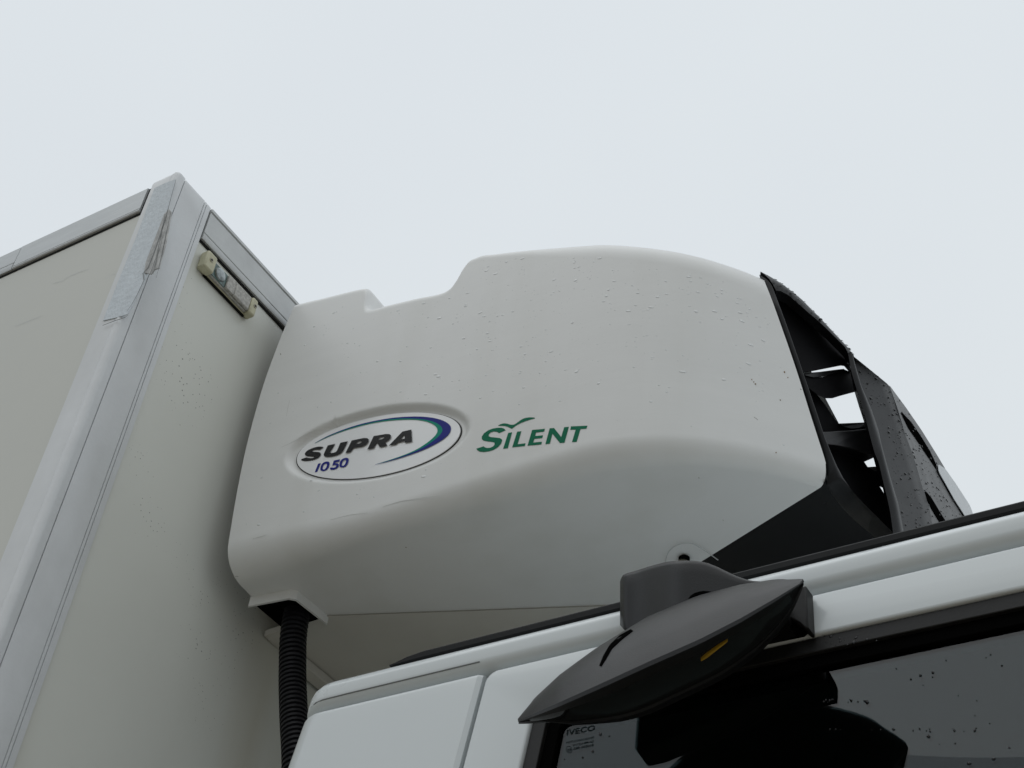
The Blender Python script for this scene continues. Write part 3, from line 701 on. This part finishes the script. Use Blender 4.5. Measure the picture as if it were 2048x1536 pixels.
# print on the glass
def glass_pt(p, o=.0160): return hit(p, lambda P: P.y - (cy(P.z) + o), 1.2, 3.5)
def text_on(name, body, base_l, base_r, up, m, parent, off=.01):
    """built-in typeface laid between two baseline points with an up vector, all in photograph pixels on the pane"""
    cu = bpy.data.curves.new(name + '_c', 'FONT'); cu.body = body; cu.offset = off; cu.size = 1; cu.resolution_u = 2
    ob = bpy.data.objects.new(name + '_c', cu); COL.objects.link(ob)
    dg = bpy.context.evaluated_depsgraph_get(); ev = ob.evaluated_get(dg); me = ev.to_mesh()
    vs_ = [v.co.copy() for v in me.vertices]; fs = [tuple(p.vertices) for p in me.polygons]; ev.to_mesh_clear()
    bpy.data.objects.remove(ob); bpy.data.curves.remove(cu)
    x0 = min(v.x for v in vs_); x1 = max(v.x for v in vs_); h = max(v.y for v in vs_)
    bl, br, upv = Vector(base_l), Vector(base_r), Vector(up)
    pts = [glass_pt(bl + (br - bl) * ((v.x - x0) / (x1 - x0)) + upv * (v.y / h)) for v in vs_]
    return mesh(name, pts, fs, m, parent)
def c7(x, y): return (1040 + x / 6.827, 1380 + y / 6.827)
text_on('glass_maker_print', 'IVECO', c7(632, 618), c7(1018, 548), (1.6, -11), 'print_grey', door, .016)
text_on('glass_small_print', 'SAINT-GOBAIN SEKURIT', c7(622, 732), c7(1008, 660), (.8, -4.2), 'print_grey', door, .012)
text_on('glass_small_print', 'DOT211 M44 AS2', c7(722, 768), c7(1005, 712), (.8, -4.2), 'print_grey', door, .012)
text_on('glass_small_print', '43R-002018', c7(722, 820), c7(1000, 768), (.9, -5.2), 'print_grey', door, .012)
text_on('glass_small_print', 'E9', c7(645, 842), c7(695, 830), (.8, -5.5), 'print_grey', door, .012)
cir = [[glass_pt(c7(668 + r * 43 * math.cos(a) + 4 * math.sin(a), 812 + r * 48 * math.sin(a))) for a in [2 * math.pi * k / 28 for k in range(28)]] for r in (1, .88)]
grid('glass_mark_ring', cir, 'print_grey', door, close_v=True)

# ---- kerb mirror over the door
MT = dict(
    R=[(1036, 1441), (1075, 1424), (1120, 1404), (1200, 1368), (1300, 1322), (1400, 1278), (1480, 1237), (1550, 1197), (1606, 1163)],
    T=[(1035, 1437), (1068, 1394), (1118, 1348), (1195, 1292), (1290, 1234), (1390, 1192), (1475, 1170), (1548, 1159), (1604, 1158)])
def mirror_rows():
    rows = []
    n = 44
    for i in range(n + 1):
        t = i / n; w = max(0.0, 1 - abs(2 * t - 1) ** 2.6)            # lens plan: pointed ends
        R_ = on(lerpl(MT['R'], t), 1, -.040 * w + .012); 
        T_ = on(lerpl(MT['T'], t), 1, .026 * w + .015)
        inner = R_ + Vector((0.0, .0015 + .064 * w * (1.05 - .25 * t) * (.24 + .76 * smooth(.08, .45, t)), -.006 * w)); r = []
        ctrl = [R_, R_ + (T_ - R_) * .55 + Vector((0, -.012, .004)) * w, T_, T_ + Vector((0, .05 * w, .002)), inner + Vector((0, .004, (T_.z - R_.z) * .6)), inner]
        for k in range(15):                                              # smooth Bezier-like cap
            s = k / 14; P = Vector((0, 0, 0))
            for q, cpt in enumerate(ctrl): P += cpt * (math.comb(5, q) * s ** q * (1 - s) ** (5 - q))
            r.append(P)
        rows.append((r, R_, inner, w, t))
    return rows
mrows = mirror_rows()
# pull the dome so that its silhouette follows the traced top line
def fit_dome(rows):
    out = []
    for r, R_, inner, w, t in rows:
        tgt = lerpl(MT['T'], t); best = None
        def py(P):
            d = P - CAM; return 768 + FPX * d.dot(DOWN) / d.dot(FWD)
        for sc in [x * .05 for x in range(8, 70)]:
            base = [R_ + (inner - R_) * (k / 14) for k in range(15)]
            q = [base[k] + (r[k] - base[k]) * sc for k in range(15)]
            e = abs(min(py(p) for p in q) - tgt[1])
            if best is None or e < best[0]: best = (e, q)
        out.append(best[1])
    return out
mirror = part(grid('kerb_mirror', fit_dome(mrows), 'black_plastic', None, sharp=60))
# rim lip and recessed glass on the underside
rim = []
for r, R_, inner, w, t in mrows:
    d = inner - R_
    rim.append([R_, R_ + Vector((0, .0, -.004)) * (.3 + w), R_ + d * .16 + Vector((0, 0, -.006)) * (.2 + w), R_ + d * .20 + Vector((0, 0, .002)), R_ + d * .80 + Vector((0, 0, .002)), R_ + d * .84 + Vector((0, 0, -.005)) * (.1 + w), inner + Vector((0, 0, -.003)), inner])
grid('mirror_bezel', rim, 'black_plastic', mirror, sharp=40)
gl = [[R_ + d * s + Vector((0, 0, -.001 - .004 * w * math.sin(math.pi * s))) for s in (.18, .3, .5, .7, .82)] for (r, R_, inner, w, t) in mrows[3:-3] for d in [inner - R_]]
mg = caster(grid('mirror_glass', gl, 'mirror_glass', mirror))
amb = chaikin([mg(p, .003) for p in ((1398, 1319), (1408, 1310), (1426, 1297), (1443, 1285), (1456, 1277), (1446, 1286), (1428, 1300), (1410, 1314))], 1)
slab('amber_reflection', amb, (0, 0, .004), 'amber', mirror)  # yellow reflection in the mirror glass, laid on as an amber strip
# slot in the cover, with a short lip
mc = caster(mirror)
strip('cover_slot', [mc(p, .0006) for p in ((1262, 1259), (1240, 1271), (1220, 1290), (1207, 1312), (1199, 1332))], [mc(p, .0006) for p in ((1266, 1262), (1243, 1280), (1225, 1297), (1213, 1317), (1203, 1333))], 'gap_black', mirror, 0, 2, (0, .003, 0), 20)
slab('reflection_blocker', [on(p, 1, .098) for p in ((1196, 1312), (1196, 1418), (1235, 1408), (1330, 1366), (1420, 1318), (1500, 1262), (1560, 1218), (1560, 1185), (1400, 1212), (1280, 1250))], (0, .034, 0), 'black_plastic', mirror, bw=.003)  # added slab hidden behind the housing, blacks out sky reflection in the window
# bracket arm: block rising beside the rail and running over the mirror
ARM = [(1240, 1157), (1243, 1151), (1275, 1140), (1310, 1129), (1345, 1122), (1375, 1121), (1400, 1123), (1425, 1131), (1450, 1143), (1475, 1154), (1500, 1161), (1535, 1164), (1540, 1190), (1440, 1215), (1432, 1186), (1412, 1181), (1392, 1184), (1378, 1193), (1374, 1206), (1374, 1235), (1280, 1262), (1252, 1259), (1247, 1220)]
TOPL = ([1240, 1243, 1275, 1310, 1345, 1375, 1400, 1425, 1450, 1475, 1500, 1535], [1158, 1151, 1140, 1129, 1122, 1121, 1123, 1131, 1143, 1154, 1161, 1164])
rows_ = []
for i in range(34):
    px_ = 1240 + (1535 - 1240) * (i / 33) ** 1.2; yt = cinterp(*TOPL, px_); yb = cinterp([1240, 1252, 1280, 1400, 1535], [1250, 1262, 1268, 1235, 1195], px_)
    yd = .066 + .050 * smooth(1368, 1300, px_) ** 1.0 * smooth(1400, 1240, px_) + .02 * max(0, 1 - (px_ - 1240) / 14) if False else .066 + .042 * (1 - smooth(1255, 1372, px_)) + .022 * max(0, 1 - (px_ - 1240) / 12) ** 2
    front = [on((px_, yt + (yb - yt) * q), 1, yd) for q in (0, .06, .2, .5, .8, 1)]
    tp = front[0]; r_ = [Vector((tp.x, .142, tp.z + .004)), Vector((tp.x, (yd + .142) / 2, tp.z + .005)), Vector((tp.x, yd + .006, tp.z + .0035)), tp + Vector((0, .0015, .001))] + front[1:] + [Vector((front[-1].x, .142, front[-1].z))]
    rows_.append(r_)
arm = grid('bracket_arm', rows_, 'black_plastic', mirror, sharp=70)
slab('arm_opening', chaikin([on(p, 1, .0645) for p in ((1374, 1240), (1374, 1206), (1378, 1193), (1392, 1184), (1412, 1181), (1432, 1186), (1440, 1210))], 1), (0, .002, 0), 'gap_black', mirror)
BASE = [(1575, 1184), (1612, 1170), (1616, 1256), (1609, 1256), (1598, 1246), (1584, 1238), (1566, 1233), (1550, 1234), (1540, 1210)]
slab('bracket_base', [on(p, 1, .126) for p in BASE], (0, .021, 0), 'rubber', mirror, bw=.002)
slab('bracket_foot', [on(p, 1, .135) for p in ((1480, 1215), (1600, 1190), (1612, 1255), (1600, 1262), (1470, 1290))], (0, .014, 0), 'gap_black', mirror)
slab('bracket_foot', [on(p, 1, .139) for p in ((1246, 1240), (1262, 1228), (1290, 1240), (1280, 1270), (1248, 1262))], (0, .012, 0), 'black_plastic', mirror, bw=.003)

# ================================================================== WATER BEADS
def side_normal(x, z):
    e = .002; return Vector(((side_y(x + e, z) - side_y(x - e, z)) / (2 * e), -1, (side_y(x, z + e) - side_y(x, z - e)) / (2 * e)))
pl_ = []
while len(pl_) < 520:
    x = random.uniform(.08, 1.0); z = random.uniform(-.66, -.12)
    if z > ztop(x) - rtop(x) - .004 or x > xfront(z) - .01: continue
    dens = .15 + .85 * smooth(.2, .75, x) * smooth(-.62, -.35, z)
    if random.random() > dens: continue
    y = side_y(x, z); pl_.append((Vector((x, y, z)), side_normal(x, z)))
drops('rain_beads', pl_, shell, .0006, .0025, 'bead_white', .30, Vector((1, 0, -.1)))
pl_ = []
while len(pl_) < 80:
    t = random.random(); a, b = lerpl(SIL, t), lerpl(TOPI, t); s = random.uniform(.05, .8); p = a * (1 - s) + b * s
    P = G(p) + Vector((.75, -.6, .15)).normalized() * .005 * math.sin(math.pi * s); pl_.append((P, Vector((.6, -.45, .65))))
p1c = caster(panel1)
for _ in range(430):
    while True:
        p = (random.uniform(1700, 1950), random.uniform(705, 1060))
        edge = cinterp([705, 771, 860, 930, 1040], [1702, 1779, 1843, 1886, 1950], p[1]); lo = cinterp([705, 768, 862, 954, 1075], [1705, 1724, 1761, 1784, 1812], p[1])
        if lo + 2 < p[0] < edge - 3 and random.random() < .25 + .75 * smooth(lo, edge, p[0]): break
    P = None
    for cf in (p1c, p2): 
        q = cf(p, 0); d = q - CAM; e = abs(1024 + FPX * d.dot(RIGHT) / d.dot(FWD) - p[0])
        if P is None or e < P[0]: P = (e, q)
    pl_.append((P[1], Vector((.85, -.45, .3))))
drops('grille_beads', pl_, shell, .0008, .0033, 'bead_dark', .4)
pl_ = []
for _ in range(24):
    p = (random.uniform(1780, 2040), random.uniform(1300, 1530)); pl_.append((glass_pt(p), Vector((0, -1, TH))))
for yv in (1402, 1460):
    for _ in range(16): pl_.append((glass_pt((random.uniform(1650, 2020) if yv > 1410 else random.uniform(1645, 1745), yv + random.uniform(-3, 3))), Vector((0, -1, TH))))
for _ in range(16): pl_.append((glass_pt((random.uniform(1620, 1900), 0) if False else (random.uniform(1625, 1760), random.uniform(1262, 1290)), .0045), Vector((0, -1, TH))))
for _ in range(10): pl_.append((glass_pt((random.uniform(1090, 1260), random.uniform(1440, 1530))), Vector((0, -1, TH))))
drops('window_beads', pl_, door, .0006, .0022, 'bead_dark', .3)
drops('insect_marks', [(disp_pt(p, 0), Vector((0, -1, 0))) for p in ((1503, 759), (1507, 764), (1510, 768), (1575, 755), (1568, 744), (1552, 905), (1560, 800))], shell, .0012, .0022, 'rust', .15)

# ------------------------------------------------------------------ words for the parts that look different from the white truck
shell['label'] = 'white rounded refrigeration unit with oval badge and black front grille'
box['label'] = 'tall pale cargo box with grey metal corner posts and rails'
hose['label'] = 'black corrugated drain hose hanging below the refrigeration unit'
ml['label'] = 'small cream marker lamp with clear lens on the box front'
mirror['label'] = 'black plastic kerb mirror on a bracket above the cab door'
door['label'] = 'white cab door with dark window glass and black seal'
cab['label'] = 'white cab roof edge and rear corner with black rubber roof strip'
